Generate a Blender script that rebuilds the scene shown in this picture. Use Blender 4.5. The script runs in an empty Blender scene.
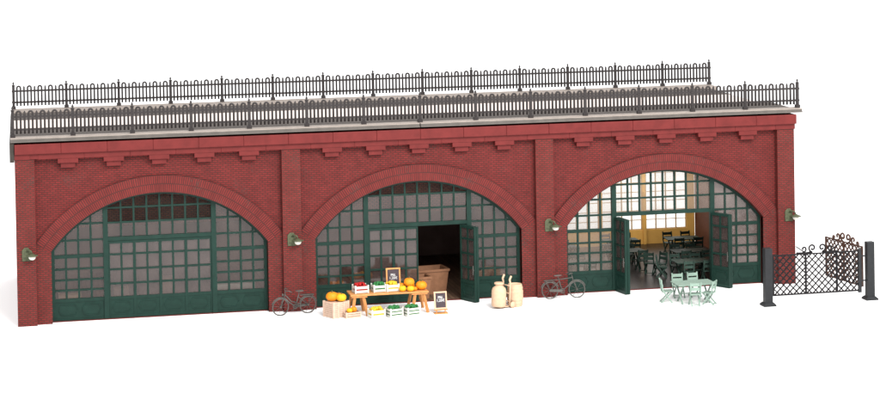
import bpy, math, random
from mathutils import Vector, Matrix, Euler
random.seed(7)
PI = math.pi
sc = bpy.context.scene
COL = sc.collection

# ------------------------------------------------------------------ helpers
class MB:
    """collects shapes, builds them as one mesh object"""
    def __init__(s):
        s.v = []; s.f = []; s.uv = {}; s.sm = set()
    def add(s, vs, fs, smooth=False):
        b = len(s.v); s.v += [tuple(q) for q in vs]
        for f in fs:
            if smooth: s.sm.add(len(s.f))
            s.f.append(tuple(b + i for i in f))
        return s
    def box(s, x0, x1, y0, y1, z0, z1, m=None):
        vs = [Vector(q) for q in ((x0,y0,z0),(x1,y0,z0),(x1,y1,z0),(x0,y1,z0),(x0,y0,z1),(x1,y0,z1),(x1,y1,z1),(x0,y1,z1))]
        if m: vs = [m @ q for q in vs]
        return s.add(vs, [(0,3,2,1),(4,5,6,7),(0,1,5,4),(1,2,6,5),(2,3,7,6),(3,0,4,7)])
    def bar(s, a, b, w, d=None, up=(0,0,1)):
        """rectangular bar from a to b"""
        d = d or w; a = Vector(a); b = Vector(b); t = (b-a).normalized(); u = Vector(up)
        if abs(t.dot(u)) > .99: u = Vector((0,1,0))
        r = t.cross(u).normalized(); n = r.cross(t)
        vs = []
        for p in (a, b):
            for i, j in ((-1,-1),(1,-1),(1,1),(-1,1)): vs.append(p + r*i*w/2 + n*j*d/2)
        return s.add(vs, [(0,1,2,3),(7,6,5,4),(0,4,5,1),(1,5,6,2),(2,6,7,3),(3,7,4,0)])
    def tube(s, pts, r, seg=8, closed=False, caps=True):
        pts = [Vector(p) for p in pts]; n = len(pts); vs = []; fs = []
        rr = r if isinstance(r, (list, tuple)) else [r]*n
        prev = None
        for i, p in enumerate(pts):
            if closed: t = pts[(i+1) % n] - pts[i-1]
            else: t = pts[min(i+1, n-1)] - pts[max(i-1, 0)]
            t.normalize()
            if prev is None:
                u = Vector((0,0,1)) if abs(t.z) < .9 else Vector((0,1,0))
                u = (u - t*u.dot(t)).normalized()
            else: u = (prev - t*prev.dot(t)).normalized()
            prev = u; w = t.cross(u)
            for k in range(seg):
                a = 2*PI*k/seg; vs.append(p + (u*math.cos(a) + w*math.sin(a))*rr[i])
        m = n if closed else n-1
        for i in range(m):
            for k in range(seg):
                a = i*seg+k; b = i*seg+(k+1) % seg; c = ((i+1) % n)*seg+(k+1) % seg; d = ((i+1) % n)*seg+k
                fs.append((a, d, c, b))
        s.add(vs, fs, True)
        if caps and not closed:
            b = len(s.v) - len(vs)
            s.f.append(tuple(b+k for k in range(seg))); s.f.append(tuple(b+(n-1)*seg+k for k in reversed(range(seg))))
        return s
    def lathe(s, prof, c=(0,0,0), seg=20, m=None, smooth=True):
        vs = []; fs = []; n = len(prof)
        for k in range(seg):
            a = 2*PI*k/seg
            for r, z in prof:
                q = Vector((r*math.cos(a), r*math.sin(a), z))
                if m: q = m @ q
                vs.append(q + Vector(c))
        for k in range(seg):
            for i in range(n-1):
                a = k*n+i; b = ((k+1) % seg)*n+i
                fs.append((a, b, b+1, a+1))
        return s.add(vs, fs, smooth)
    def extr(s, poly, y0, y1, m=None):
        """polygon in xz extruded in y"""
        n = len(poly)
        vs = [Vector((x, y0, z)) for x, z in poly] + [Vector((x, y1, z)) for x, z in poly]
        if m: vs = [m @ q for q in vs]
        return s.add(vs, [tuple(range(n)), tuple(reversed(range(n, 2*n)))] + [(i, i+n, (i+1) % n + n, (i+1) % n) for i in range(n)])
    def mesh(s, name, mat):
        me = bpy.data.meshes.new(name); me.from_pydata(s.v, [], s.f)
        for i, p in enumerate(me.polygons): p.use_smooth = i in s.sm
        if s.uv:
            l = me.uv_layers.new(name='UVMap')
            for p in me.polygons:
                for li in p.loop_indices:
                    l.data[li].uv = s.uv.get(me.loops[li].vertex_index, (0, 0))
        for m in (mat if isinstance(mat, (list, tuple)) else [mat]): me.materials.append(m)
        me.validate(); me.update()
        return me
    def build(s, name, mat, parent=None, bevel=0, loc=None):
        o = bpy.data.objects.new(name, s.mesh(name, mat)); COL.objects.link(o)
        if parent: o.parent = parent
        if loc: o.location = loc
        if bevel:
            b = o.modifiers.new('bevel', 'BEVEL'); b.width = bevel; b.segments = 2; b.limit_method = 'ANGLE'
        return o

def tag(o, label=None, cat=None, group=None, kind=None):
    if label: o['label'] = label
    if cat: o['category'] = cat
    if group: o['group'] = group
    if kind: o['kind'] = kind
    return o
def thing(name, loc, rz, label, cat, group=None, rx=0, ry=0):
    o = bpy.data.objects.new(name, None); COL.objects.link(o)
    o.empty_display_size = .2
    o.location = loc; o.rotation_euler = (rx, ry, rz)
    return tag(o, label, cat, group)
def kids(o): return [c for c in COL.objects if c.parent == o]
def copy_tree(o, parent=None):
    c = o.copy(); COL.objects.link(c); c.parent = parent
    for ch in kids(o): copy_tree(ch, c)
    return c
def place(o, loc, rz, label, group=None):
    o.location = loc; o.rotation_euler[2] = rz; o['label'] = label
    if group: o['group'] = group
    return o

# ------------------------------------------------------------------ materials
def newmat(name):
    m = bpy.data.materials.new(name); m.use_nodes = True
    nt = m.node_tree; nt.nodes.clear()
    out = nt.nodes.new('ShaderNodeOutputMaterial')
    b = nt.nodes.new('ShaderNodeBsdfPrincipled')
    nt.links.new(b.outputs[0], out.inputs[0])
    return m, nt, b, out
def N(nt, t, **k):
    n = nt.nodes.new(t)
    for a, v in k.items():
        if a in ('operation', 'blend_type', 'data_type', 'noise_dimensions', 'feature'): setattr(n, a, v)
    return n
K = .80
def plastic(name, c, rough=.5, var=.12, scale=6., bump=.0, metal=0, spec=.13):
    """moulded plastic: slight mottling of tone and gloss"""
    m, nt, b, out = newmat(name)
    tc = N(nt, 'ShaderNodeTexCoord'); no = N(nt, 'ShaderNodeTexNoise')
    no.inputs['Scale'].default_value = scale; no.inputs['Detail'].default_value = 6
    nt.links.new(tc.outputs['Object'], no.inputs['Vector'])
    mr = N(nt, 'ShaderNodeMapRange'); mr.inputs[1].default_value = .3; mr.inputs[2].default_value = .7
    mr.inputs[3].default_value = 1-var; mr.inputs[4].default_value = 1+var
    nt.links.new(no.outputs[0], mr.inputs[0])
    mx = N(nt, 'ShaderNodeVectorMath', operation='SCALE'); mx.inputs[0].default_value = tuple(q*K for q in c)
    nt.links.new(mr.outputs[0], mx.inputs['Scale'])
    nt.links.new(mx.outputs[0], b.inputs['Base Color'])
    b.inputs['Roughness'].default_value = rough; b.inputs['Metallic'].default_value = metal
    b.inputs['Specular IOR Level'].default_value = spec
    if bump:
        bp = N(nt, 'ShaderNodeBump'); bp.inputs['Strength'].default_value = bump; bp.inputs['Distance'].default_value = .02
        n2 = N(nt, 'ShaderNodeTexNoise'); n2.inputs['Scale'].default_value = scale*6
        nt.links.new(tc.outputs['Object'], n2.inputs['Vector'])
        nt.links.new(n2.outputs[0], bp.inputs['Height']); nt.links.new(bp.outputs[0], b.inputs['Normal'])
    return m
def brick(name, c1, c2, mortar, bw=.20, bh=.0787, ms=.014, uv=False, rough=.55, bump=.8, dirt=.35):
    m, nt, b, out = newmat(name)
    c1, c2, mortar = [tuple(q*K for q in c) for c in (c1, c2, mortar)]
    b.inputs['Specular IOR Level'].default_value = .13
    tc = N(nt, 'ShaderNodeTexCoord')
    if uv: vec = tc.outputs['UV']
    else:
        sp = N(nt, 'ShaderNodeSeparateXYZ'); nt.links.new(tc.outputs['Object'], sp.inputs[0])
        ad = N(nt, 'ShaderNodeMath', operation='ADD'); nt.links.new(sp.outputs[0], ad.inputs[0]); nt.links.new(sp.outputs[1], ad.inputs[1])
        cb = N(nt, 'ShaderNodeCombineXYZ'); nt.links.new(ad.outputs[0], cb.inputs[0]); nt.links.new(sp.outputs[2], cb.inputs[1])
        vec = cb.outputs[0]
    br = N(nt, 'ShaderNodeTexBrick')
    nt.links.new(vec, br.inputs['Vector'])
    br.inputs['Color1'].default_value = (*c1, 1); br.inputs['Color2'].default_value = (*c2, 1); br.inputs['Mortar'].default_value = (*mortar, 1)
    br.inputs['Scale'].default_value = 1; br.inputs['Mortar Size'].default_value = ms; br.inputs['Mortar Smooth'].default_value = .25
    br.inputs['Bias'].default_value = 0; br.inputs['Brick Width'].default_value = bw; br.inputs['Row Height'].default_value = bh
    no = N(nt, 'ShaderNodeTexNoise'); no.inputs['Scale'].default_value = 2.2; no.inputs['Detail'].default_value = 8; no.inputs['Roughness'].default_value = .7
    nt.links.new(tc.outputs['Object'], no.inputs['Vector'])
    mr = N(nt, 'ShaderNodeMapRange'); mr.inputs[1].default_value = .3; mr.inputs[2].default_value = .7; mr.inputs[3].default_value = .82; mr.inputs[4].default_value = 1.15
    nt.links.new(no.outputs[0], mr.inputs[0])
    sv = N(nt, 'ShaderNodeVectorMath', operation='SCALE'); nt.links.new(br.outputs['Color'], sv.inputs[0]); nt.links.new(mr.outputs[0], sv.inputs['Scale'])
    # sooty specks
    n3 = N(nt, 'ShaderNodeTexNoise'); n3.inputs['Scale'].default_value = 1.6; n3.inputs['Detail'].default_value = 3
    n4 = N(nt, 'ShaderNodeTexNoise'); n4.inputs['Scale'].default_value = 14; n4.inputs['Detail'].default_value = 4
    for q in (n3, n4): nt.links.new(tc.outputs['Object'], q.inputs['Vector'])
    mu = N(nt, 'ShaderNodeMath', operation='MULTIPLY'); nt.links.new(n3.outputs[0], mu.inputs[0]); nt.links.new(n4.outputs[0], mu.inputs[1])
    m2 = N(nt, 'ShaderNodeMapRange'); m2.inputs[1].default_value = .32; m2.inputs[2].default_value = .44; m2.inputs[3].default_value = 0; m2.inputs[4].default_value = dirt
    nt.links.new(mu.outputs[0], m2.inputs[0])
    mx = N(nt, 'ShaderNodeMix', data_type='RGBA'); nt.links.new(m2.outputs[0], mx.inputs[0]); nt.links.new(sv.outputs[0], mx.inputs[6])
    mx.inputs[7].default_value = (.05, .035, .03, 1)
    nt.links.new(mx.outputs[2], b.inputs['Base Color'])
    bp = N(nt, 'ShaderNodeBump'); bp.inputs['Strength'].default_value = bump; bp.inputs['Distance'].default_value = .02; bp.invert = True
    nt.links.new(br.outputs['Fac'], bp.inputs['Height']); nt.links.new(bp.outputs[0], b.inputs['Normal'])
    b.inputs['Roughness'].default_value = rough
    return m
def glass(name, haze, tint, gl=.06, rough=.08):
    m, nt, b, out = newmat(name); nt.nodes.remove(b)
    tr = N(nt, 'ShaderNodeBsdfTransparent'); tr.inputs[0].default_value = (.86, .86, .85, 1)
    df = N(nt, 'ShaderNodeBsdfDiffuse'); df.inputs[0].default_value = (*tint, 1)
    gs = N(nt, 'ShaderNodeBsdfGlossy'); gs.inputs['Roughness'].default_value = rough
    tc = N(nt, 'ShaderNodeTexCoord'); no = N(nt, 'ShaderNodeTexNoise'); no.inputs['Scale'].default_value = 1.3; no.inputs['Detail'].default_value = 5
    nt.links.new(tc.outputs['Object'], no.inputs['Vector'])
    mr = N(nt, 'ShaderNodeMapRange'); mr.inputs[1].default_value = .3; mr.inputs[2].default_value = .7; mr.inputs[3].default_value = haze*.62; mr.inputs[4].default_value = haze*1.38
    nt.links.new(no.outputs[0], mr.inputs[0])
    m1 = N(nt, 'ShaderNodeMixShader'); nt.links.new(mr.outputs[0], m1.inputs[0]); nt.links.new(tr.outputs[0], m1.inputs[1]); nt.links.new(df.outputs[0], m1.inputs[2])
    m2 = N(nt, 'ShaderNodeMixShader'); m2.inputs[0].default_value = gl
    nt.links.new(m1.outputs[0], m2.inputs[1]); nt.links.new(gs.outputs[0], m2.inputs[2])
    nt.links.new(m2.outputs[0], out.inputs[0])
    return m

RED1 = (.178, .0200, .0188); RED2 = (.142, .0155, .0143)
M = dict(
    pier=brick('pier_brick', (.192,.0225,.0205), (.150,.0175,.016), (.075,.025,.020), ms=.019, bump=1, dirt=.6),
    wall=brick('wall_brick', RED1, RED2, (.060,.019,.016), ms=.015, bump=1, dirt=.4),
    ring=brick('ring_brick', (.182,.022,.0200), (.146,.0175,.016), (.058,.018,.0155), bw=.0787, bh=.33, uv=True, ms=.018, dirt=.6),
    stone=plastic('red_coping', (.13,.018,.0168), .5, .14, 3, .1),
    inner=brick('inner_brick', (.92,.20,.14), (.72,.14,.10), (.22,.07,.06), dirt=.1),  # colour raised to stand in for light on the rooms' back wall
    green=plastic('green_joinery', (.010,.031,.0235), .42, .15, 4),
    ledge=plastic('walkway_grey', (.32,.275,.245), .7, .1, 3, .1),
    edge=plastic('deck_edge_grey', (.12,.108,.098), .65, .12, 3, .1),
    bed=plastic('track_bed_grey', (.078,.066,.060), .8, .2, 3, .3),
    lightbed=plastic('pale_bed', (.66,.58,.54), .7, .05, 3),
    endg=plastic('end_plate_grey', (.042,.036,.031), .7, .15, 3, .1),
    iron=plastic('iron_grey', (.036,.031,.031), .5, .15, 8),
    gatem=plastic('gate_iron', (.009,.008,.009), .5, .15, 8),
    gateb=plastic('gate_brown', (.085,.045,.033), .5, .2, 8),
    post=plastic('post_grey', (.022,.023,.025), .45, .12, 6),
    ochre=plastic('ochre_wall', (.80,.47,.13), .6, .15, 1.2),
    brown=plastic('brown_wall', (.13,.05,.03), .6, .25, 1.5, .1),
    mauve=plastic('mauve_wall', (.16,.10,.085), .6, .2, 1.5, .1),
    palebar=plastic('rear_bar', (.55,.38,.20), .6, .1, 3),
    dark=plastic('dark_ceiling', (.05,.04,.035), .8, .1, 2),
    floor=brick('plank_floor', (.035,.026,.025), (.02,.015,.015), (.008,.006,.006), bw=1.4, bh=.16, ms=.01, rough=.3, bump=.3, dirt=0),
    floorg=brick('shop_floor', (.16,.10,.065), (.10,.06,.042), (.02,.012,.01), bw=1.4, bh=.17, ms=.012, rough=.45, bump=.3, dirt=0),
    mint=plastic('mint_plastic', (.235,.325,.27), .45, .08, 8),
    dmint=plastic('dark_mint', (.03,.055,.043), .45, .2, 8),  # same mint as the outdoor set, indoor shade put into the colour
    tan=plastic('tan_plastic', (.60,.41,.275), .5, .08, 10),
    wood=plastic('orange_wood', (.58,.265,.095), .5, .16, 9, .1),
    basket=plastic('basket_brown', (.24,.115,.062), .55, .12, 6),
    white=plastic('crate_white', (.64,.63,.57), .5, .05, 8),
    slat=plastic('crate_pink', (.60,.43,.33), .5, .1, 8),
    orange=plastic('pumpkin_orange', (.80,.25,.015), .4, .12, 8),
    yellow=plastic('pumpkin_yellow', (.85,.42,.02), .4, .12, 8),
    lemon=plastic('lemon', (.68,.44,.03), .4, .1, 12),
    leafg=plastic('leaf_green', (.03,.16,.045), .5, .35, 20),
    redf=plastic('tomato', (.36,.012,.012), .35, .25, 20),
    stemg=plastic('stem', (.12,.13,.04), .6, .1, 9),
    board=plastic('slate', (.06,.045,.052), .6, .1, 9),
    chalk=plastic('chalk', (.55,.55,.54), .8, .02, 9),
    bike=plastic('bike_grey', (.095,.09,.082), .4, .15, 9, metal=.2),
    lampg=plastic('lamp_green', (.075,.085,.048), .45, .3, 14),
    globe=plastic('lamp_globe', (.72,.71,.63), .25, .03, 9),
    glass=glass('pane_film', .46, (.054,.034,.029), .045),
    glasss=glass('pane_side', .62, (.115,.088,.08), .05),
    glassd=glass('door_film', .70, (.050,.036,.033), .05),
    glassc=glass('pane_clear', .03, (.3,.22,.18), .004),
    glassr=glass('pane_bright', .34, (.17,.13,.105), .03), glassb=glass('pane_rear', .12, (.5,.42,.34), .02),
)
# two-tone plank floor needs xy mapping
for nt in (M['floor'].node_tree, M['floorg'].node_tree):
  for n in list(nt.nodes):
    if n.type == 'TEX_BRICK':
        tc = [q for q in nt.nodes if q.type == 'TEX_COORD'][0]
        mp = nt.nodes.new('ShaderNodeMapping'); mp.inputs['Rotation'].default_value = (0, 0, PI/2)
        nt.links.new(tc.outputs['Object'], mp.inputs[0]); nt.links.new(mp.outputs[0], n.inputs['Vector'])

# ------------------------------------------------------------------ ground
m, nt_, b_, o_ = newmat('white_table_sheet')
b_.inputs['Base Color'].default_value = (.93, .93, .93, 1); b_.inputs['Roughness'].default_value = .9; b_.inputs['Specular IOR Level'].default_value = .1
g = MB().add([(-700,-500,0),(1400,-500,0),(1400,2600,0),(-700,2600,0)], [(0,1,2,3)]).build('ground', m)
tag(g, kind='structure')

# ------------------------------------------------------------------ viaduct
V = thing('brick_viaduct', (0,0,0), 0, 'long red brick railway viaduct of three glazed arches under a grey track deck', 'viaduct')
CZ, R, RO = -.29, 5.07, 5.72
def az(u, r=R): return CZ + math.sqrt(max(r*r-u*u, 0))
HW = 4.08
WY, RY, GY = .28, .19, .56      # wall, ring, glazing planes

for i in range(4):
    MB().box(i*10-.36, i*10+.36, 0, .9, 0, 6.245).build('pier', M['pier'], V, .012)
for i in range(3):
    c = 10*i+5
    mb = MB(); n = 48
    us = [-HW + 2*HW*k/n for k in range(n+1)]
    x0, x1 = c-4.64, c+4.64
    for side in (0, 1):
        y = WY if side == 0 else .80
        vs = []
        for u in us: vs += [(c+u, y, az(u)), (c+u, y, 6.25)]
        fs = [(2*k, 2*k+2, 2*k+3, 2*k+1) for k in range(n)]
        if side: fs = [tuple(reversed(f)) for f in fs]
        mb.add(vs, fs)
    vs = []
    for u in us: vs += [(c+u, WY, az(u)), (c+u, .80, az(u))]
    mb.add(vs, [(2*k, 2*k+1, 2*k+3, 2*k+2) for k in range(n)])
    for a, b in ((x0, c-HW), (c+HW, x1)):
        mb.box(a, b, WY, .80, 0, 6.25)
    mb.build('wall', M['wall'], V)
    # arch ring of radial bricks, with UVs along the curve
    mb = MB(); n = 64; a0 = math.acos(4.64/RO); a1 = PI-a0
    for k in range(n+1):
        a = a0+(a1-a0)*k/n; ca, sa = math.cos(a), math.sin(a); s_ = a*R*1.05
        for r, y, v in ((R-.0, .5, -.3), (R-.0, RY, 0), (RO, RY, .66), (RO, .35, .8)):
            mb.uv[len(mb.v)] = (s_, v); mb.v.append((c+r*ca, y, CZ+r*sa))
    for k in range(n):
        for j in range(3):
            p = k*4+j; mb.f.append((p, p+1, p+5, p+4))
    for p in (0, n*4): mb.f.append((p, p+1, p+2, p+3) if p else (p+3, p+2, p+1, p))
    mb.build('arch_ring', M['ring'], V)
    for s in (-1, 1):                      # jamb pilasters level with the ring
        zi, zo = az(HW)-.02, CZ+RO*math.sin(a0)-.02
        pl = [(c+s*4.08, 0), (c+s*4.08, zi), (c+s*4.636, zo), (c+s*4.636, 0)]
        if s > 0: pl = pl[::-1]
        mb = MB(); mb.extr(pl, RY+.012, .45); mb.build('jamb', M['pier'], V)
# coping blocks
xa, xb = -.36, 30.42; n = 18; w = (xb-xa)/n
mb = MB()
for k in range(n): mb.box(xa+k*w+.006, xa+(k+1)*w-.006, -.16, .9, 6.455, 6.83)
mb.box(xa+.02, xb-.02, -.135, .88, 6.47, 6.815)
mb.build('coping', M['stone'], V, .014)
mb = MB()
mb.box(-.37, .2, -.045, .9, 6.24, 6.452)
for k in range(n): mb.box(max(xa+(k+.5)*w, .2)+.005, min(xa+(k+1.5)*w, xb-.03)-.005, -.045, .9, 6.24, 6.452)
mb.box(-.36, 30.39, -.03, .88, 6.25, 6.45)
mb.build('cornice', M['stone'], V, .01)
for i in range(3):
    for k in range(5):
        X = 10*i+5+(k-2)*1.7
        MB().box(X-.38, X+.38, -.03, .5, 6.07, 6.238).box(X-.27, X+.27, .06, .5, 5.88, 6.068).build('corbel', M['stone'], V, .01)
# track deck
xl, xr = -.50, 30.69
mb = MB()
for a, b in ((xl, 15.03), (15.06, xr)): mb.box(a, b, -.10, .62, 7.03, 7.06)
mb.box(xl, xr, 10.2, 11.45, 6.9, 7.06)
mb.build('walkway', M['ledge'], V, .01)
mb = MB()
for a, b in ((xl, 15.03), (15.06, xr)): mb.box(a, b, -.14, .62, 6.905, 6.945).box(a+.004, b-.004, -.085, .60, 6.94, 7.0295)
mb.build('deck_edge', M['edge'], V, .006)
MB().box(xl+.02, xr-.05, .64, 3.3, 6.86, 6.99).box(xl+.02, xr-.4, 7.3, 10.18, 6.86, 6.99).build('ballast_bed', M['bed'], V)
MB().box(xl+.02, xr-.5, 3.32, 7.28, 6.86, 6.985).build('track_bed', M['lightbed'], V)
MB().box(-.535, -.367, -.06, 11.4, 6.16, 6.868).build('end_plate', M['endg'], V)
MB().box(-.3, 30.3, .95, 11.3, 6.70, 6.85).build('deck_soffit', M['dark'], V)

# inside of the building
BY = 10.7
for a in (-.30, 30.1): MB().box(a, a+.2, .9, BY, 0, 6.7).build('end_wall', M['pier'], V)
MB().box(9.68, 9.98, .9, BY, .02, 6.69).build('partition_wall', M['mauve'], V)
MB().box(20.02, 20.32, .9, BY, .02, 6.69).build('partition_wall', M['brown'], V)
MB().box(19.68, 20.0, .9, BY, .02, 6.69).build('partition_wall', M['mauve'], V)
MB().box(29.68, 30.0, .9, BY, .02, 6.69).build('partition_wall', M['brown'], V)
MB().box(-.1, 20.0, BY, BY+.25, 1.95, 6.69).build('back_wall', M['inner'], V)
MB().box(-.1, 20.0, BY-.04, BY+.25, 0, 1.949).build('back_wall_dado', M['mauve'], V)  # lower back wall: darkness of the room painted as plain dark colour
MB().box(.0, 20.2, .56, BY-.05, .0, .03).build('room_floor', M['floorg'], V)
MB().box(20.33, 29.67, .56, BY-.02, .0, .03).build('cafe_floor', M['floor'], V)
# cafe back wall: ochre below, tall windows open to the daylight
mb = MB(); z0w = .66
mb.box(20.33, 29.67, BY, BY+.22, 0, z0w)
wins = [(20.6, 23.0), (23.12, 25.2), (25.32, 27.22), (27.38, 29.3)]
ed = [20.33] + [v for w_ in wins for v in w_] + [29.67]
for k in range(0, len(ed), 2): mb.box(ed[k], ed[k+1], BY+.001, BY+.221, z0w, 6.69)
mb.build('cafe_wall', M['ochre'], V)
for a, b in wins:
    mb = MB()
    nx = 4
    for k in range(nx+1):
        x = a+.02+(b-a-.04)*k/nx; mb.box(x-.022, x+.022, BY+.06, BY+.13, z0w, 6.6)
    for k in range(13):
        z = z0w+.03+.40*k*1.05; mb.box(a, b, BY+.065, BY+.125, z-.012, z+.012)
    f = mb.build('rear_window', M['palebar'], V)
    MB().add([(a, BY+.095, z0w), (b, BY+.095, z0w), (b, BY+.095, 6.6), (a, BY+.095, 6.6)], [(0,1,2,3)]).build('rear_pane', M['glassb'], f)
for a in (23.0, 25.2, 27.24): MB().box(a, a+.12, BY-.12, BY-.02, .03, 2.4).build('wall_post', M['ochre'], V)

# glazed fronts
PZ = .78
def clip(u0, u1, z0, z1, r=R-.03, n=10):
    """strip of sheet between u0..u1, z0..min(z1, arch)"""
    out = []
    for k in range(n):
        a, b = u0+(u1-u0)*k/n, u0+(u1-u0)*(k+1)/n
        za, zb = min(z1, az(a, r)), min(z1, az(b, r))
        if max(za, zb) > z0: out.append((a, b, z0, max(za, z0+.001), max(zb, z0+.001)))
    return out
def sheet(mb, u0, u1, z0, z1, y):
    for a, b, z, za, zb in clip(u0, u1, z0, z1): mb.add([(a,y,z),(b,y,z),(b,y,zb),(a,y,za)], [(0,1,2,3)])
def octo(mb, u0, u1, z0, z1, y, c=.11, t=.012):
    m_ = (z0+z1)/2
    P = [(u0+c,y,z0),(u1-c,y,z0),(u1-c*.6,y,z0+c*.5),(u1,y,m_),(u1-c*.6,y,z1-c*.5),(u1-c,y,z1),(u0+c,y,z1),(u0+c*.6,y,z1-c*.5),(u0,y,m_),(u0+c*.6,y,z0+c*.5)]
    for k in range(len(P)): mb.bar(P[k], P[(k+1) % len(P)], .034, .045, up=(0,1,0))
def screen(c, kind):
    fr = MB(); Y0, Y1 = GY, GY+.08
    def box(u0, u1, z0, z1, dy=0): fr.box(u0, u1, Y0-dy, Y1+dy, z0, z1)
    # curved head and jamb frame
    n = 40; vs = []
    A0 = math.acos(HW/R)
    for k in range(n+1):
        a = A0+(PI-2*A0)*k/n
        for r, y in ((R-.10, Y0-.03), (R+.02, Y0-.03), (R+.02, Y1+.03), (R-.10, Y1+.03)): vs.append((r*math.cos(a), y, CZ+r*math.sin(a)))
    fr.add(vs, [(4*k+j, 4*k+(j+1) % 4, 4*k+4+(j+1) % 4, 4*k+4+j) for k in range(n) for j in range(4)])
    for s in (-1, 1):
        a, b = sorted((s*(HW+.01), s*(HW-.12))); box(a, b, 0, az(HW-.12), .028)
        a, b = sorted((s*1.955, s*2.14)); box(a, b, 0, az(2.14)+.02, .05)          # posts
        for u in (2.6, 3.07, 3.54): box(s*u-.037, s*u+.037, .7, az(u)+.03)
        q0, q1 = sorted((s*2.13, s*3.98))
        for z, h, d in ((3.67,.035,-.004), (3.05,.035,-.004), (2.45,.065,.012), (1.97,.035,-.004), (1.56,.035,-.004), (1.17,.035,-.004), (.79,.065,.012), (.05,.05,.012)):
            umax = min(3.98, math.sqrt((R-.02)**2-(z-CZ)**2)) if z > 2.7 else 3.98
            q0, q1 = sorted((s*2.13, s*umax)); box(q0, q1, z-h, z+h, d)
        q0, q1 = sorted((s*2.13, s*3.97)); box(q0, q1, .09, .74, -.02)               # bottom panel
        m_ = (q0+q1)/2
        for a, b in ((q0+.13, m_-.08), (m_+.08, q1-.13)): octo(fr, a, b, .22, .62, Y0+.018)
    for u in (-1.46, -.975, -.488, 0, .488, .975, 1.46): box(u-.036, u+.036, 3.0, az(u)+.03)
    for z in (4.22, 3.66):
        um = min(1.96, math.sqrt((R-.02)**2-(z-CZ)**2)); box(-um, um, z-.034, z+.034, -.004)
    box(-1.96, 1.96, 2.97, 3.12, .03)
    if kind != 'open': box(-1.96, 1.96 if kind == 'closed' else 0.0, 0, .03, 0)
    f = fr.build('window_screen', M['green'], V, loc=(c, 0, 0))
    gy = GY+.04
    side = MB()
    for s in (-1, 1):
        a, b = sorted((s*2.13, s*3.99))
        if kind == 'open' and s > 0:
            q_ = MB(); sheet(q_, a, b, .8, 9, gy); q_.build('pane', M['glasss'], f)
        else: sheet(side, a, b, .8, 9, gy)
    topz = 3.66 if kind != 'half' else 4.22
    sheet(side, -1.96, 1.96, 3.1, topz if kind != 'open' else 9, gy)
    side.build('pane', M['glass'] if kind != 'open' else M['glassr'], f)
    if kind != 'open':
        up = MB(); sheet(up, -1.96, 1.96, topz, 9, gy); up.build('upper_pane', M['glassc'], f)
    return f
def leaf(w=.975, h=2.955):
    """door leaf, local x 0..w, hinge at x=0, y centred"""
    L = MB()
    L.box(0, .052, -.05, .05, .02, h).box(w-.052, w, -.05, .05, .02, h)
    L.box(w/2-.036, w/2+.036, -.032, .032, .8, h-.05)
    for z, hh in ((h-.045,.045), (2.45,.035), (1.88,.035), (1.34,.035), (.79,.055), (.08,.06)): L.box(.05, w-.05, -.036 if hh < .04 else -.045, .036 if hh < .04 else .045, z-hh, z+hh)
    L.box(.05, w-.05, -.02, .02, .12, .76)
    for y in (-.02, .02): octo(L, .14, w-.14, .24, .64, y)
    P = MB().add([(.05,0,.8),(w-.05,0,.8),(w-.05,0,h-.05),(.05,0,h-.05)], [(0,1,2,3)])
    Hn = MB().bar((w-.045,-.05,1.28), (w-.045,-.09,1.28), .03).bar((w-.045,-.10,1.1), (w-.045,-.10,1.46), .035)
    return L.mesh('door', M['green']), P.mesh('door_pane', M['glassd']), Hn.mesh('door_handle', M['bike'])
LM = leaf()
def put_leaf(x, y, rz, parent=V, handle=True):
    o = bpy.data.objects.new('door', LM[0]); COL.objects.link(o); o.parent = parent; o.location = (x, y, 0); o.rotation_euler = (0, 0, rz)
    for me, nm in ((LM[1], 'door_pane'), (LM[2], 'door_handle'))[:2 if handle else 1]:
        q = bpy.data.objects.new(nm, me); COL.objects.link(q); q.parent = o
    return o
for c_ in (5, 15, 25): MB().box(c_-4.07, c_+4.07, .47, .555, 0, .026).build('sill', M['stone'], V)
screen(5, 'closed'); screen(15, 'half'); screen(25, 'open')
gyc = GY+.04
for k in range(4): put_leaf(5-1.95+.975*k, gyc, 0, handle=False)
for k in range(2): put_leaf(15-1.95+.975*k, gyc, 0, handle=False)
def folded(x, y, deg, side):
    """a pair of leaves folded back to back and standing open"""
    a = math.radians(deg); n = Vector((-math.sin(a), math.cos(a), 0))
    o1 = put_leaf(x, y, a); o1['label'] = 'inner leaf of a folded pair standing open'
    d = .115*side; o1.scale.x = .92
    o2 = put_leaf(x+n.x*d, y+n.y*d, a, handle=False); o2.scale.x = .92; o2['label'] = 'outer leaf of a folded pair standing open'
folded(16.70, .48, -64, 1)
folded(22.99, .47, -80, 1)
folded(27.00, .47, -58, 1)

# ------------------------------------------------------------------ railings on the deck
def railing(name_y, label):
    T = thing('iron_railing', (-.40, name_y, 7.06), 0, label, 'railing')
    return T
LF, NS = 31.03, 14; SG = LF/NS
pm = MB()
pt = SG/15
ZT = .90
for (a) in (1, 4, 7, 10, 13):
    x1_, x2_ = a*pt, (a+1)*pt; r = (x2_-x1_)/2; cx = (x1_+x2_)/2
    pts = [(x1_, 0, .13), (x1_, 0, ZT)] + [(cx-r*math.cos(t), 0, ZT+r*math.sin(t)) for t in [PI*q/6 for q in range(1, 6)]] + [(x2_, 0, ZT), (x2_, 0, .13)]
    pm.tube(pts, .042, 6)
for a in (3, 6, 9, 12):
    pm.tube([(a*pt, 0, .13), (a*pt, 0, .93), (a*pt, 0, .99)], [.042, .042, .012], 6)
pm.bar((.02, 0, .29), (SG-.02, 0, .29), .06, .075).bar((.02, 0, .77), (SG-.02, 0, .77), .06, .075)
PANEL = pm.mesh('railing_panel', M['iron'])
po = MB().box(-.055, .055, -.05, .05, 0, .98)
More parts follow.
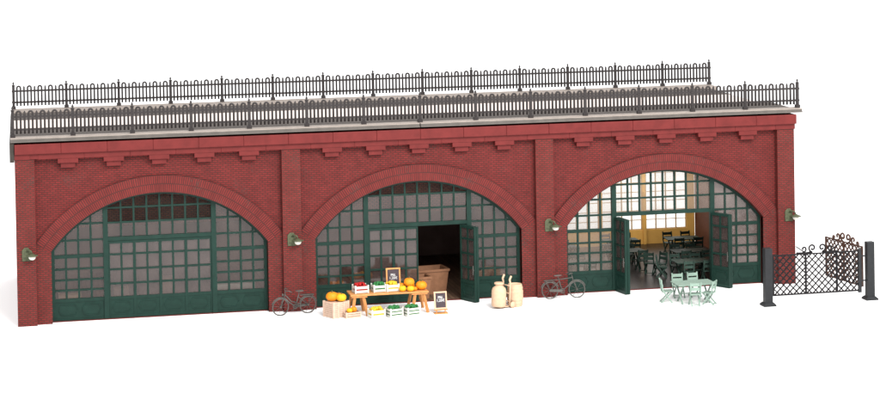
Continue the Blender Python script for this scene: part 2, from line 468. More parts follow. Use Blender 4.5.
po.box(-.09, .09, -.09, .09, 0, .12).box(-.075, .075, -.07, .07, .27, .33).box(-.075, .075, -.07, .07, .74, .80)
po.lathe([(0,.98),(.075,.985),(.075,1.02),(.03,1.04),(.025,1.06),(.05,1.09),(.03,1.13),(.008,1.17),(0,1.18)], seg=10)
POST = po.mesh('railing_post', M['iron'])
for y, lab in ((.30, 'nearer dark iron railing with hooped pickets along the front edge of the viaduct deck'), (11.24, 'farther dark iron railing with hooped pickets along the back edge of the viaduct deck')):
    T = railing(y, lab)
    for k in range(NS+1):
        o = bpy.data.objects.new('railing_post', POST); COL.objects.link(o); o.parent = T; o.location = (k*SG, 0, 0)
        if k < NS:
            o = bpy.data.objects.new('railing_panel', PANEL); COL.objects.link(o); o.parent = T; o.location = (k*SG, 0, 0)

# ------------------------------------------------------------------ wall lamps
def wall_lamp():
    T = thing('wall_lamp', (0,0,0), 0, 'x', 'wall lamp', 'lamps on the brick piers')
    MB().extr([(-.17,-.26),(.15,-.26),(.15,.12),(.06,.24),(-.08,.24),(-.17,.14)], -.05, -.001).build('back_plate', M['lampg'], T, .01)
    L = (.20,-.26,0)
    MB().tube([(0,-.04,.10),(.07,-.14,.17),(.16,-.24,.14),(L[0],L[1],.03)], .03, 8).build('arm', M['lampg'], T)
    MB().lathe([(0,.05),(.05,.045),(.09,.015),(.22,-.03),(.22,-.045),(.05,-.02),(0,-.02)], L).build('lamp_shade', M['lampg'], T)
    MB().lathe([(.0,-.022),(.11,-.03),(.135,-.085),(.115,-.15),(.06,-.19),(0,-.20)], L).build('bulb_globe', M['globe'], T)
    return T
wl = wall_lamp()
for k, (x, z, lab) in enumerate(((.09, 2.72, 'green wall lamp with white globe on the leftmost brick pier'), (10.06, 2.80, 'green wall lamp with white globe on the pier above the step-through bicycle'),
        (20.22, 2.86, 'green wall lamp with white globe on the pier above the crossbar bicycle'), (30.17, 2.80, 'green wall lamp with white globe on the rightmost pier behind the iron gate'))):
    o = wl if k == 0 else copy_tree(wl)
    place(o, (x-.08, -.002, z), 0, lab)

# ------------------------------------------------------------------ bicycles
def circ(c, r, n=28, ax='y'): return [(c[0]+r*math.cos(2*PI*k/n), c[1], c[2]+r*math.sin(2*PI*k/n)) for k in range(n)]
def bicycle(name, label, ladies, loc, rz, lean, wb):
    T = thing(name, loc, rz, label, 'bicycle', None, rx=lean)
    B = M['bike']; r = .315; F = wb/2; zc = r+.02
    for s in (-1, 1):
        w_ = MB().tube(circ((s*F,0,zc), r), .024, 6, True).tube([(s*F,-.05,zc),(s*F,.05,zc)], .035, 8)
        for k in range(8):
            a = PI*k/4+.2; w_.tube([(s*F,0,zc),(s*F+r*math.cos(a),0,zc+r*math.sin(a))], .006, 4)
        w_.build('wheel', B, T)
        a0_, a1_ = (20, 165)
        MB().tube([(s*F+(r+.05)*math.cos(math.radians(a)), 0, zc+(r+.05)*math.sin(math.radians(a))) for a in range(a0_, a1_, 12)], .02, 6).build('mudguard', B, T)
    bb = (-.05, 0, .30); seat = (-.18, 0, .78); head = (F-.17, 0, .80); fl = (F-.14, 0, .66)
    f = MB(); t = .021
    f.tube([bb, seat], t); f.tube([bb, fl], t)
    if ladies: f.tube([(-.10,0,.45), (.12,0,.52), head], t)
    else: f.tube([(-.165,0,.74), head], t)
    f.tube([fl, (F-.18,0,.88)], t)
    for y in (-.035, .035):
        f.tube([bb, (-F,y,zc)], .014); f.tube([(-.15,y*.5,.68), (-F,y,zc)], .014); f.tube([fl, (F-.07,y,.52), (F,y,zc)], .016)
    f.build('frame', B, T)
    MB().tube([(F-.18,0,.88),(F-.19,0,.95)], .018).tube([(F-.36,-.27,.93),(F-.26,-.25,.985),(F-.17,-.1,.965),(F-.17,.1,.965),(F-.26,.25,.985),(F-.36,.27,.93)], .018).build('handlebar', B, T)
    MB().tube([seat, (-.20,0,.87)], .016).extr([(-.36,.88),(-.34,.915),(-.2,.925),(-.06,.915),(-.05,.895),(-.2,.87)], -.055, .055).build('saddle', B, T)
    MB().bar((-F-.22,0,.72),(-.22,0,.74), .12, .02).tube([(-F-.18,.06,.72),(-F,.045,zc)], .01).tube([(-F-.18,-.06,.72),(-F,-.045,zc)], .01).build('luggage_rack', B, T)
    MB().bar((-F,-.045,zc),(-.02,-.045,.30), .02, .1).build('chain_guard', B, T)
    MB().tube(circ((-.05,-.03,.30), .085, 16), .015, 6, True).tube([(-.05,-.06,.30),(.02,-.08,.14),(.02,-.16,.14)], .014).tube([(-.05,.06,.30),(-.12,.08,.46),(-.12,.16,.46)], .014).bar((-.02,-.16,.14),(.06,-.16,.14), .06, .02).bar((-.16,.16,.46),(-.08,.16,.46), .06, .02).build('crank', B, T)
    if ladies: MB().lathe([(0,.05),(.045,.04),(.055,0),(.02,-.02),(0,-.02)], (F-.10,0,.80), 12, Matrix.Rotation(PI/2, 4, 'Y')).build('headlamp', B, T)
    return T
bicycle('bicycle', 'grey step-through bicycle leaning on the pier between the left and middle arches', True, (9.95,-.55,0), math.atan2(-.22, -1.09), -.06, 1.10)
bicycle('bicycle', 'grey crossbar bicycle with saddle to the left, leaning on the pier right of the barrel', False, (20.59,-.40,0), math.atan2(-.05, 1.08), -.13, 1.08)

# ------------------------------------------------------------------ market table and goods
TT = thing('market_table', (13.47,-1.12,0), 0, 'long orange wooden trestle table of produce in front of the middle arch', 'table')
MB().box(-1.5, 1.5, -.5, .5, .765, .82).build('tabletop', M['wood'], TT, .008)
for s in (-1, 1):
    cx = s*1.16
    MB().box(cx-.30, cx+.30, -.46, -.36, .70, .762).box(cx-.30, cx+.30, .36, .46, .70, .762).box(cx-.05, cx+.05, -.36, .36, .70, .76).build('trestle_beam', M['wood'], TT)
    for i in (-1, 1):
        for j in (-1, 1):
            MB().bar((cx+i*.17, j*.38, .70), (cx+i*.30, j*.50, 0), .085, .085).build('leg', M['wood'], TT)

def slat_crate(w, d, h, layers, mat):
    """crate: corner posts, horizontal slats with gaps, bottom"""
    T = MB(); p = .05
    for i in (-1, 1):
        for j in (-1, 1):
            T.box(i*w/2-p/2, i*w/2+p/2, j*d/2-p/2, j*d/2+p/2, 0, h)
    T.box(-w/2+.01, w/2-.01, -d/2+.01, d/2-.01, .01, .04)
    g_ = h/layers
    for k in range(layers):
        z0, z1 = k*g_+g_*.10, k*g_+g_*.72
        T.box(-w/2, w/2, -d/2-.018, -d/2+.008, z0, z1).box(-w/2, w/2, d/2-.008, d/2+.018, z0, z1)
        T.box(-w/2-.018, -w/2+.008, -d/2, d/2, z0, z1).box(w/2-.008, w/2+.018, -d/2, d/2, z0, z1)
    return T
def heap(w, d, h, r, n, seed):
    """a bed of small produce filling a crate, heaped at the top"""
    rd = random.Random(seed); H = MB()
    H.box(-w/2+.012, w/2-.012, -d/2+.012, d/2-.012, .05, h-.03)
    for k in range(n):
        x = rd.uniform(-w/2+r, w/2-r); y = rd.uniform(-d/2+r, d/2-r)
        z = h+.03-(abs(x)/w+abs(y)/d)*.08+rd.uniform(-.01,.03); rr = r*rd.uniform(.8,1.15)
        H.lathe([(0,-rr),(rr*.7,-rr*.7),(rr,0),(rr*.7,rr*.7),(0,rr)], (x,y,z), 8)
    return H
def produce_crate(loc, rz, w, d, h, layers, mat, pm_, lab, cat_label, seed, pname):
    T = thing('produce_crate', loc, rz, lab, 'crate', 'white produce crates')
    slat_crate(w, d, h, layers, mat).build('slats', M['white'], T)
    o = heap(w, d, h, .055, 26, seed).build(pname, pm_, None)
    o.location = (loc[0], loc[1], loc[2]+.002); o.rotation_euler = (0, 0, rz)
    tag(o, cat_label, 'produce', None, 'stuff')
TZ = .822
produce_crate((12.42,-1.15,TZ), .12, .50, .40, .30, 2, None, M['redf'], 'white slatted crate holding red tomatoes at the left end of the market table', 'red tomatoes in the crate at the left end of the market table', 1, 'tomatoes')
produce_crate((13.12,-1.12,TZ), .10, .45, .40, .29, 2, None, M['leafg'], 'white slatted crate holding green vegetables at the middle of the market table', 'green vegetables in the crate at the middle of the market table', 2, 'greens')
produce_crate((13.63,-1.14,TZ), .10, .45, .40, .29, 2, None, M['lemon'], 'white slatted crate holding yellow fruit in front of the tabletop chalkboard', 'yellow fruit in the crate in front of the tabletop chalkboard', 3, 'lemons')
produce_crate((12.88,-1.98,0), .22, .50, .42, .34, 2, None, M['lemon'], 'white slatted crate of yellow fruit on the ground, leftmost of the three ground crates', 'yellow fruit in the leftmost white crate on the ground', 4, 'lemons')
produce_crate((13.56,-1.98,0), .30, .50, .42, .35, 3, None, M['leafg'], 'white slatted crate of greens on the ground, middle one of the three ground crates', 'green vegetables in the middle white crate on the ground', 5, 'greens')
produce_crate((14.22,-1.98,0), .30, .50, .42, .35, 3, None, M['leafg'], 'white slatted crate of greens on the ground, rightmost one beside the ground chalkboard', 'green vegetables in the rightmost white crate on the ground', 6, 'greens')

cr = thing('wooden_crate', (11.44,-1.38,0), math.radians(27), 'tall pinkish slatted wooden crate topped with pumpkins left of the market table', 'crate')
T = MB(); w, d, h = .72, .66, .60
for k in range(8):
    z = .02+k*.0735; T.box(-w/2, w/2, -d/2, d/2, z, z+.052)
T.box(-w/2+.02, w/2-.02, -d/2+.02, d/2-.02, .01, h-.02)
T.build('slats', M['slat'], cr, .004)
for i in (-1, 1):
    for j in (-1, 1):
        MB().box(i*(w/2-.022)-.036, i*(w/2-.022)+.036, j*(d/2-.022)-.036, j*(d/2-.022)+.036, 0, h+.015).build('corner_post', M['slat'], cr)
    MB().box(i*.13-.03, i*.13+.03, -d/2-.012, -d/2+.03, 0, h).build('batten', M['slat'], cr)
cr = thing('wooden_crate', (11.97,-1.66,0), math.radians(15), 'low pinkish wooden crate holding small pumpkins by the left trestle of the market table', 'crate')
T = slat_crate(.58, .42, .24, 3, None); T.box(-.27,.27,-.19,.19,.02,.17); T.build('slats', M['slat'], cr)

def pumpkin_mesh(r, fl, mat, seed):
    P = MB(); seg = 20; vs = []; fs = []; nr = 9
    for k in range(seg):
        a = 2*PI*k/seg; rib = 1-.07*abs(math.sin(a*4))
        for i in range(nr):
            t = PI*i/(nr-1); rr = math.sin(t)*rib; z = math.cos(t)*fl*(1-.22*(math.exp(-(rr*3)**2)))
            vs.append((r*rr*math.cos(a), r*rr*math.sin(a), r*(z+fl*.85)))
    for k in range(seg):
        for i in range(nr-1):
            a = k*nr+i; b = ((k+1) % seg)*nr+i; fs.append((a, a+1, b+1, b))
    P.add(vs, fs, True)
    return P
def pumpkin(loc, r, fl, mat, lab, tilt=0):
    T = thing('pumpkin', loc, random.uniform(0, 3), lab, 'pumpkin', 'pumpkins for sale', rx=tilt)
    pumpkin_mesh(r, fl, mat, 0).build('flesh', M[mat], T)
    MB().tube([(0,0,r*fl*1.45),(0,0,r*fl*1.8),(r*.1,0,r*fl*1.95)], r*.09, 6).build('stem', M['stemg'], T)
pumpkin((14.30,-1.18,TZ+.13), .22, .86, 'orange', 'largest orange pumpkin resting on top of the smaller ones on the market table')
pumpkin((14.76,-1.22,TZ), .23, .80, 'orange', 'big orange pumpkin at the right end of the market table')
pumpkin((14.02,-1.02,TZ), .16, .90, 'orange', 'small orange pumpkin right behind the yellow fruit crate on the market table')
pumpkin((14.00,-1.40,TZ), .15, .85, 'yellow', 'small yellow pumpkin at the front of the market table, left of its neighbour')
pumpkin((14.30,-1.47,TZ), .15, .80, 'yellow', 'small yellow pumpkin below the largest orange pumpkin on the market table')
pumpkin((14.48,-1.38,TZ), .10, .85, 'orange', 'smallest orange pumpkin between the two big ones on the market table')
pumpkin((14.42,-.95,TZ), .15, .80, 'orange', 'orange pumpkin behind the largest one on the market table')
pumpkin((11.30,-1.34,.60), .24, .80, 'orange', 'orange pumpkin on the left of the tall wooden crate')
pumpkin((11.63,-1.50,.60), .20, .80, 'yellow', 'yellow pumpkin on the front right of the tall wooden crate')
pumpkin((11.58,-1.18,.60), .17, .85, 'orange', 'orange pumpkin at the back of the tall wooden crate')
pumpkin((11.90,-1.72,.18), .12, .85, 'yellow', 'small yellow pumpkin on the left in the low wooden crate')
pumpkin((12.08,-1.60,.18), .13, .9, 'orange', 'small orange pumpkin on the right in the low wooden crate')

def text_mesh(txt, size):
    cu = bpy.data.curves.new('t', 'FONT'); cu.body = txt; cu.size = size; cu.align_x = 'CENTER'; cu.extrude = .003; cu.offset = size*.02; cu.space_line = .85
    o = bpy.data.objects.new('t', cu); COL.objects.link(o)
    dg = bpy.context.evaluated_depsgraph_get(); me = bpy.data.meshes.new_from_object(o.evaluated_get(dg))
    bpy.data.objects.remove(o); return me
def chalkboard(loc, rz, lab, w, h, foot):
    T = thing('chalkboard', loc, rz, lab, 'chalkboard'); t = math.radians(-9)
    z0 = .17 if foot else 0
    m_ = Matrix.Translation((0,0,z0)) @ Matrix.Rotation(t, 4, 'X')
    f = MB(); b_ = .055
    f.box(-w/2, w/2, -.03, .02, 0, b_, m_).box(-w/2, w/2, -.03, .02, h-b_, h, m_).box(-w/2, -w/2+b_, -.029, .019, b_, h-b_, m_).box(w/2-b_, w/2, -.029, .019, b_, h-b_, m_)
    f.build('frame', M['tan'] if foot else M['wood'], T)
    MB().box(-w/2+b_, w/2-b_, -.015, .01, b_, h-b_, m_).build('slate', M['board'], T)
    me = text_mesh('Pfd.\n1,20€', .135); me.materials.clear(); me.materials.append(M['chalk'])
    me.transform(m_ @ Matrix.Translation((0,-.017,h*.60)) @ Matrix.Rotation(PI/2, 4, 'X'))
    o = bpy.data.objects.new('writing', me); COL.objects.link(o); o.parent = T
    L = MB()
    if foot:
        L.box(-w/2-.01, w/2+.01, -.04, .04, .13, .165).box(-w/2-.01, w/2+.01, -.14, .14, 0, .035).bar((-w/2+.08,0,.03),(-w/2+.08,0,.14), .04).bar((w/2-.08,0,.03),(w/2-.08,0,.14), .04)
        L.build('stand', M['wood'], T)
    else:
        for x in (-w/2+.05, w/2-.05): L.bar((x,.15,h*.85),(x,.30,0), .03)
        L.build('stand', M['wood'], T)
chalkboard((13.78,-.72,TZ), 0, 'chalkboard with a chalked price standing on the market table behind the yellow fruit', .56, .78, False)
chalkboard((15.37,-1.93,0), math.radians(2), 'chalkboard with a chalked price standing on the ground at the right of the market table', .50, .66, True)

# ------------------------------------------------------------------ hand truck, churn, barrel
HT = thing('hand_truck', (18.03,-1.42,0), math.radians(24), 'tan hand truck with two curved handles carrying the churn', 'hand truck')
f = MB()
for y in (-.22, .22):
    f.tube([(0,y,.10),(.03,y,.6),(.05,y,.95),(.02,y,1.08),(.10,y,1.22)], [.035,.035,.035,.042,.042], 8)
for z in (.25, .55, .85): f.tube([(.02,-.22,z),(.02,.22,z)], .025, 8)
f.build('frame', M['tan'], HT)
MB().box(-.42, .03, -.2, .2, .05, .085).build('toe_plate', M['tan'], HT)
for y in (-.30, .30):
    MB().lathe([(0,-.03),(.12,-.03),(.125,0),(.12,.03),(0,.03)], (.10,y,.125), 18, Matrix.Rotation(PI/2, 4, 'X')).build('wheel', M['tan'], HT)
MB().tube([(.10,-.3,.125),(.10,.3,.125)], .02).build('axle', M['tan'], HT)
o = MB().lathe([(0,0),(.26,0),(.28,.03),(.285,.25),(.28,.27),(.285,.30),(.285,.58),(.25,.70),(.16,.77),(.14,.80),(.14,.83),(.19,.85),(.19,.90),(.14,.92),(0,.93)], seg=24).build('milk_churn', M['tan'])
o.location = (17.70,-1.58,.087); o.rotation_euler = (0, math.radians(2), 0); tag(o, 'tan round-shouldered churn with a narrow neck standing on the hand truck', 'churn')
def barrel_mb(h=.86, r=.31):
    b = MB(); p = [(0,0),(r*.84,0),(r*.86,.02)]
    for k in range(1, 12):
        t = k/12; rr = r*(.86+.14*math.sin(PI*t)); hoop = .012 if k in (2, 4, 8, 10) else 0
        p += [(rr+hoop, h*t-.02), (rr+hoop, h*t+.02)]
    p += [(r*.86,h-.02),(r*.84,h),(r*.78,h),(r*.77,h-.04),(0,h-.04)]
    return b.lathe(p, seg=26)
o = barrel_mb().build('barrel', M['tan']); o.location = (18.42,-1.30,0); tag(o, 'tan wooden barrel standing on the ground right of the hand truck', 'barrel', 'barrels')

# goods inside the middle arch
def tub(loc, r, h, lab, mat='basket'):
    o = MB().lathe([(0,.0),(r*.72,0),(r*.98,h-.06),(r*1.04,h-.06),(r*1.04,h),(r*.92,h),(r*.68,.08),(0,.08)], seg=28).build('tub', M[mat])
    o.location = loc; return tag(o, lab, 'tub', 'brown tubs inside the middle arch')
def box_tub(loc, rz, w, d, h, lab, group='brown tubs inside the middle arch', mat='basket', name='storage_bin'):
    o = MB()
    k = .86
    for (a, b_, c_, e) in ((w/2, d/2, k, 1),):
        V8 = [(-a*k,-b_*k,0),(a*k,-b_*k,0),(a*k,b_*k,0),(-a*k,b_*k,0),(-a,-b_,h),(a,-b_,h),(a,b_,h),(-a,b_,h)]
        i_ = .04
        V8 += [(-a+i_,-b_+i_,h),(a-i_,-b_+i_,h),(a-i_,b_-i_,h),(-a+i_,b_-i_,h),(-a*k+i_,-b_*k+i_,.06),(a*k-i_,-b_*k+i_,.06),(a*k-i_,b_*k-i_,.06),(-a*k+i_,b_*k-i_,.06)]
        o.add(V8, [(0,3,2,1),(0,1,5,4),(1,2,6,5),(2,3,7,6),(3,0,4,7),(4,5,9,8),(5,6,10,9),(6,7,11,10),(7,4,8,11),(8,9,13,12),(9,10,14,13),(10,11,15,14),(11,8,12,15),(12,13,14,15)])
    o.box(-w/2-.03, w/2+.03, -d/2-.03, -d/2, h-.08, h+.01).box(-w/2-.03, w/2+.03, d/2, d/2+.03, h-.08, h+.01).box(-w/2-.03,-w/2,-d/2,d/2,h-.08,h+.01).box(w/2,w/2+.03,-d/2,d/2,h-.08,h+.01)
    q = o.build(name, M[mat]); q.location = loc; q.rotation_euler = (0,0,rz); return tag(q, lab, 'bin', group)
box_tub((15.55,2.15,.032), .12, 1.7, 1.0, .98, 'large brown open bin just inside the open door of the middle arch')
box_tub((14.95,1.22,.032), .12, 1.15, .75, .86, 'smaller brown open bin in front of the large one inside the middle arch door')
box_tub((13.0,1.5,.032), 0, 1.1, .7, .85, 'brown open bin behind the closed glazing left of the open door in the middle arch')
box_tub((11.9,1.6,.032), .1, .9, .6, .6, 'low brown bin behind the leftmost window of the middle arch')
for k, (x, y, m_) in enumerate(((12.75,1.5,'orange'),(13.15,1.45,'orange'),(13.0,1.65,'yellow'),(11.75,1.55,'orange'),(12.05,1.6,'orange'))):
    z = .86 if x > 12.4 else .55
    pumpkin((x,y,z-.02), .2, .8, m_, ['orange pumpkin on the left of the bin behind the middle arch glazing','orange pumpkin on the right of the bin behind the middle arch glazing','yellow pumpkin at the back of the bin behind the middle arch glazing','orange pumpkin in the low bin behind the leftmost middle arch window, left one','orange pumpkin in the low bin behind the leftmost middle arch window, right one'][k])
for k, (x, y) in enumerate(((17.75,1.4),(18.4,1.5),(18.2,2.3))):
    o = barrel_mb().build('barrel', M['tan']); o.location = (x,y,.032); tag(o, ['tan barrel inside the middle arch, behind the window next to the open door','tan barrel inside the middle arch, behind the rightmost window','tan barrel inside the middle arch, deepest of the three indoors'][k], 'barrel', 'barrels')
bx = [(3.55,1.6,.5,.5,1.0,'tan crate behind the left end of the first arch central glazing'),(5.35,1.7,.4,.45,1.3,'tall tan crate behind the middle of the first arch glazing'),(7.9,1.5,1.5,.5,.95,'pale long chest behind the right hand window of the first arch'),(1.6,1.8,.8,.5,.8,'tan crate behind the left hand window of the first arch')]
for x, y, w, d, h, lab in bx:
    T = slat_crate(w, d, h, 4, None); T.box(-w/2+.02,w/2-.02,-d/2+.02,d/2-.02,.02,h-.03); q = T.build('storage_crate', M['tan'] if x != 7.9 else M['white']); q.location = (x,y,.032); tag(q, lab, 'crate', 'crates inside the first arch')

# ------------------------------------------------------------------ garden furniture
def chair(mat, label, group):
    T = thing('folding_chair', (0,0,0), 0, label, 'chair', group)
    f = MB()
    for x in (-.20, .20):
        f.bar((x,-.20,0),(x,.17,.50), .045, .045).bar((x,.17,.50),(x,.235,.92), .045, .045)
    f.bar((-.20,.12,.43),(.20,.12,.43), .03)
    f.build('back_frame', mat, T)
    f = MB()
    for x in (-.15, .15): f.bar((x,.24,0),(x,-.20,.44), .042, .042)
    f.bar((-.15,.20,.05),(.15,.20,.05), .025).build('leg_frame', mat, T)
    f = MB()
    for k in range(6): f.box(-.21,.21,-.225+k*.073,-.225+k*.073+.060,.445,.472)
    f.box(-.17,-.13,-.22,.2,.42,.446).box(.13,.17,-.22,.2,.42,.446).build('seat', mat, T)
    f = MB()
    for z0_, z1_ in ((.60,.72),(.77,.89)):
        y = .20+(z0_-.6)*.16
        f.bar((-.20,y-.03,(z0_+z1_)/2),(.20,y-.03,(z0_+z1_)/2), .02, z1_-z0_, up=(0,0,1))
    f.build('backrest', mat, T)
    return T
def gtable(mat, label, group, L=1.6, W=1.0, name='garden_table'):
    T = thing(name, (0,0,0), 0, label, 'table', group)
    f = MB(); n = 8
    for k in range(n):
        y0 = -W/2+k*W/n; f.box(-L/2, L/2, y0+.006, y0+W/n-.006, .735, .765)
    for x in (-L/2+.1, 0, L/2-.1): f.box(x-.03, x+.03, -W/2+.03, W/2-.03, .71, .7345)
    f.build('tabletop', mat, T)
    for x in (-L/2+.22, L/2-.22):
        f = MB(); f.bar((x-.02,-W/2+.14,0),(x-.02,W/2-.14,.71), .05).bar((x+.032,W/2-.14,0),(x+.032,-W/2+.14,.71), .05); f.build('leg', mat, T)
    MB().bar((-L/2+.22,0,.355),(L/2-.22,0,.355), .03).build('stretcher', mat, T)
    return T
tb = gtable(M['mint'], 'mint green slatted folding table on the white ground outside the right arch', None, 1.55, 1.0)
tb.location = (25.22,-2.48,0); tb.rotation_euler = (0,0,math.radians(2))
c0 = chair(M['mint'], 'x', 'mint green chairs outside')
spots = [((24.20,-2.25,0), 100, 'mint green folding chair at the left end of the outdoor table'),
         ((24.95,-1.45,0), -4, 'mint green folding chair behind the outdoor table, left one of the two'),
         ((25.62,-1.40,0), 5, 'mint green folding chair behind the outdoor table, right one of the two'),
         ((25.05,-3.15,0), 168, 'mint green folding chair in front of the outdoor table, back to the viewer'),
         ((25.66,-3.04,0), 215, 'mint green folding chair at the front right corner of the outdoor table, turned sideways')]
# (a chair faces -y: its back is at +y)
rots = [90, 0, 0, 180, 225]
for k, (loc, rz, lab) in enumerate(spots):
    o = c0 if k == 0 else copy_tree(c0)
    place(o, loc, math.radians([-0+90+180, -4, 5, 172, 232][k]) if k else math.radians(82), lab)
# indoor set
td = gtable(M['dmint'], 'x', 'dark green tables in the cafe', 1.5, .9)
cd = chair(M['dmint'], 'x', 'dark green chairs in the cafe')
tabs = [((24.75,5.0), 'by the left folded door', True), ((27.3,4.3), 'mid room on the right', True), ((26.6,1.95), 'nearest the open doorway', True),
        ((28.0,7.4), 'in the far right corner', True), ((25.3,7.6), 'under the central rear windows', True), ((22.0,3.0), 'behind the left front window', True), ((22.3,6.6), 'in the far left corner', True)]
first = [True, True]
for (x, y), nm, _ in tabs:
    o = td if first[0] else copy_tree(td); first[0] = False
    place(o, (x, y, .032), math.radians(random.uniform(-4,4)), 'dark green folding table indoors, ' + nm)
    for dx, dy, rz, sd in ((-.40,.68,0,'rear left'),(.40,.68,0,'rear right'),(-.42,-.66,180,'front left'),(.42,-.66,180,'front right')):
        o = cd if first[1] else copy_tree(cd); first[1] = False
        place(o, (x+dx+random.uniform(-.05,.05), y+dy+random.uniform(-.04,.04), .032), math.radians(rz+random.uniform(-14,14)), 'dark green chair at the %s of the table %s' % (sd, nm))
for k, (x, y, rz) in enumerate(((25.55,2.6,70),(25.7,3.3,-60),(25.35,3.6,150))):
    o = copy_tree(cd); place(o, (x,y,.032), math.radians(rz), ['dark green folding chair left in the aisle, nearest of three','dark green folding chair left in the aisle, second of three','dark green folding chair left in the aisle, farthest of three'][k])

# ------------------------------------------------------------------ iron gate
P0, P1 = Vector((27.70,-3.96,0)), Vector((31.88,-3.88,0))
ga = math.atan2(P1.y-P0.y, P1.x-P0.x); GL = (P1-P0).length
G = thing('iron_gate', P0, ga, 'dark latticed iron gate between two square grey posts, topped with scrolls', 'gate')
for x, hh in ((0, 2.20), (GL, 2.24)):
    f = MB().box(x-.15, x+.15, -.14, .14, .10, hh)
    f.box(x-.25, x+.25, -.25, .25, 0, .06)
    f.add([(x-.25,-.25,.06),(x+.25,-.25,.06),(x+.25,.25,.06),(x-.25,.25,.06),(x-.17,-.16,.14),(x+.17,-.16,.14),(x+.17,.16,.14),(x-.17,.16,.14)], [(0,1,5,4),(1,2,6,5),(2,3,7,6),(3,0,4,7),(4,5,6,7)])
    f.build('post', M['post'], G, .012)
def lattice(L, z0, z1, stiles, sp, mat, parent, t=.046):
    f = MB(); H = z1-z0
    def diag(sgn):
        k = -H
        while k < L:
            a = max(0, k); b = min(L, k+H)
            if b-a > .05:
                if sgn > 0: p, q = (a, z0+(a-k)), (b, z0+(b-k))
                else: p, q = (a, z1-(a-k)), (b, z1-(b-k))
                f.bar((p[0], sgn*.014, p[1]), (q[0], sgn*.014, q[1]), t, .024, up=(0,1,0))
            k += sp
    diag(1); diag(-1)
    f.build('lattice', mat, parent)
    f = MB()
    for z in (z0, z1): f.bar((-.0,0,z),(L,0,z), .05, .05)
    for x in stiles: f.bar((x,0,z0-.02),(x,0,z1+.02), .062, .062)
    f.build('leaf_frame', mat, parent)
def scroll(f, c, r0, turns, a0, sgn, t=.034, n=26, tail=None):
    pts = []
    for k in range(n+1):
        q = k/n; a = a0+sgn*q*turns*2*PI; r = r0*(1-.72*q); pts.append((c[0]+r*math.cos(a), 0, c[1]+r*math.sin(a)))
    if tail: pts = tail+pts
    f.tube(pts, t, 6)
lf = bpy.data.objects.new('gate_leaf', None); COL.objects.link(lf); lf.parent = G; lf.location = (.22, 0, 0)
LL = GL-.22-.42
lattice(LL, .38, 1.90, (0, LL*.375, LL*.735, LL), .262, M['gatem'], lf)
mid = LL*.51; zt = 1.93
f = MB()
for s in (-1, 1):
    scroll(f, (mid+s*.20, zt+.19), .155, 1.2, -PI/2, s, tail=[(mid+s*.85, 0, zt+.02), (mid+s*.5, 0, zt+.0)])
    scroll(f, (mid+s*.55, zt+.16), .12, .9, -PI/2+.4*s, -s)
    f.bar((mid+s*.50,0,zt+.02),(mid+s*.86,0,zt+.27), .04, .04)
f.build('scrollwork', M['gatem'], lf)
MB().box(GL-.48, GL-.36, -.05, .05, .30, 1.98).bar((GL-.40,0,.75),(GL-.1,0,.75), .05).bar((GL-.40,0,1.7),(GL-.1,0,1.7), .05).build('hinge_stile', M['post'], G)
for z in (.75, 1.7): MB().bar((.1,0,z),(.24,0,z), .04).build('hinge', M['post'], G)
# second leaf, swung back
A, B = Vector((31.80,-3.35,0)), Vector((31.36,-.75,0))
G2 = thing('gate_leaf_open', A, math.atan2(B.y-A.y, B.x-A.x), 'brown latticed iron gate leaf with scrolls, swung back behind the right hand gate post', 'gate')
L2 = (B-A).length
lattice(L2, .42, 1.95, (0, L2*.5, L2), .262, M['gateb'], G2, .06)
f = MB(); mid = L2*.45
for s in (-1, 1):
    scroll(f, (mid+s*.19, zt+.22), .18, 1.2, -PI/2, s, tail=[(mid+s*.85, 0, zt+.02), (mid+s*.5, 0, zt+.0)], t=.038)
    scroll(f, (mid+s*.56, zt+.18), .16, .95, -PI/2+.4*s, -s, t=.038)
    scroll(f, (mid+s*.85, zt+.10), .10, .9, -PI/2, s, t=.034)
f.build('scrollwork', M['gateb'], G2)

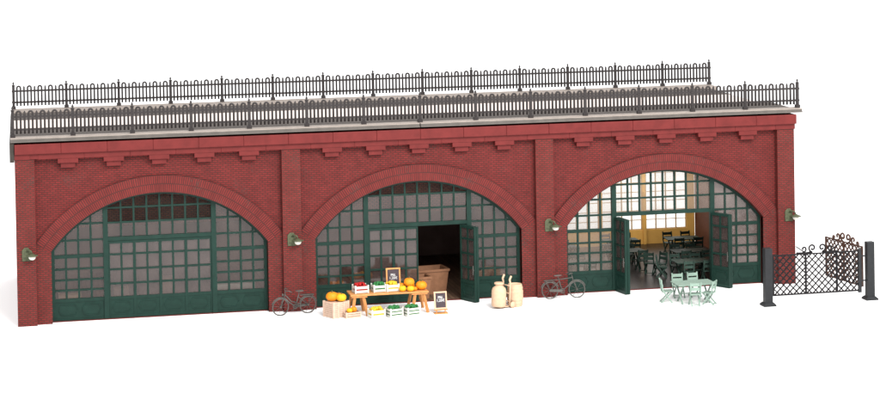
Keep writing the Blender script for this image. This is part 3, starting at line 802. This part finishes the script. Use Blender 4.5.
# ------------------------------------------------------------------ light, world, camera
w = bpy.data.worlds.new('World'); sc.world = w; w.use_nodes = True
bg = w.node_tree.nodes['Background']; bg.inputs[0].default_value = (1, 1, 1, 1); bg.inputs[1].default_value = .95
def area(name, loc, target, size, power, col=(1, 1, 1)):
    l = bpy.data.lights.new(name, 'AREA'); l.shape = 'RECTANGLE'; l.size = size[0]; l.size_y = size[1]; l.energy = power; l.color = col
    o = bpy.data.objects.new(name, l); COL.objects.link(o); o.location = loc
    o.rotation_euler = (Vector(target)-Vector(loc)).to_track_quat('-Z', 'Y').to_euler(); return o
area('studio_softbox', (28,-60,48), (15,2,2), (36,26), 51000, (1, .985, .96))
area('cafe_lamp', (25,8.2,4.6), (25,11,.9), (7,1.2), 190, (1, .93, .82))  # added fill to brighten the ochre back wall, no fixture there
cd_ = bpy.data.cameras.new('camera'); cam = bpy.data.objects.new('camera', cd_); COL.objects.link(cam); sc.camera = cam
CX, CY, CZc, yaw, pit, rol, F, PY_ = 0.0439, -78.7433, 15.7556, 0.1994, 0.0247, -0.0166, 2073.7248, -50.7137
Fw = Vector((math.sin(yaw)*math.cos(pit), math.cos(yaw)*math.cos(pit), -math.sin(pit)))
Rt = Vector((math.cos(yaw), -math.sin(yaw), 0)); Up = Rt.cross(Fw)
R2 = Rt*math.cos(rol)+Up*math.sin(rol); U2 = -Rt*math.sin(rol)+Up*math.cos(rol)
cam.matrix_world = Matrix(((R2.x,U2.x,-Fw.x,CX),(R2.y,U2.y,-Fw.y,CY),(R2.z,U2.z,-Fw.z,CZc),(0,0,0,1)))
cd_.sensor_width = 36; cd_.lens = F*36/880; cd_.shift_x = 0; cd_.shift_y = -(200-PY_)/880
cd_.clip_start = 1; cd_.clip_end = 6000
sc.view_settings.view_transform = 'Standard'; sc.view_settings.look = 'None'; sc.view_settings.gamma = 1; sc.view_settings.exposure = .85
sc.cycles.max_bounces = 8; sc.cycles.transparent_max_bounces = 16; sc.cycles.use_denoising = True; sc.cycles.denoising_prefilter = 'ACCURATE'; sc.cycles.denoising_input_passes = 'RGB_ALBEDO_NORMAL'
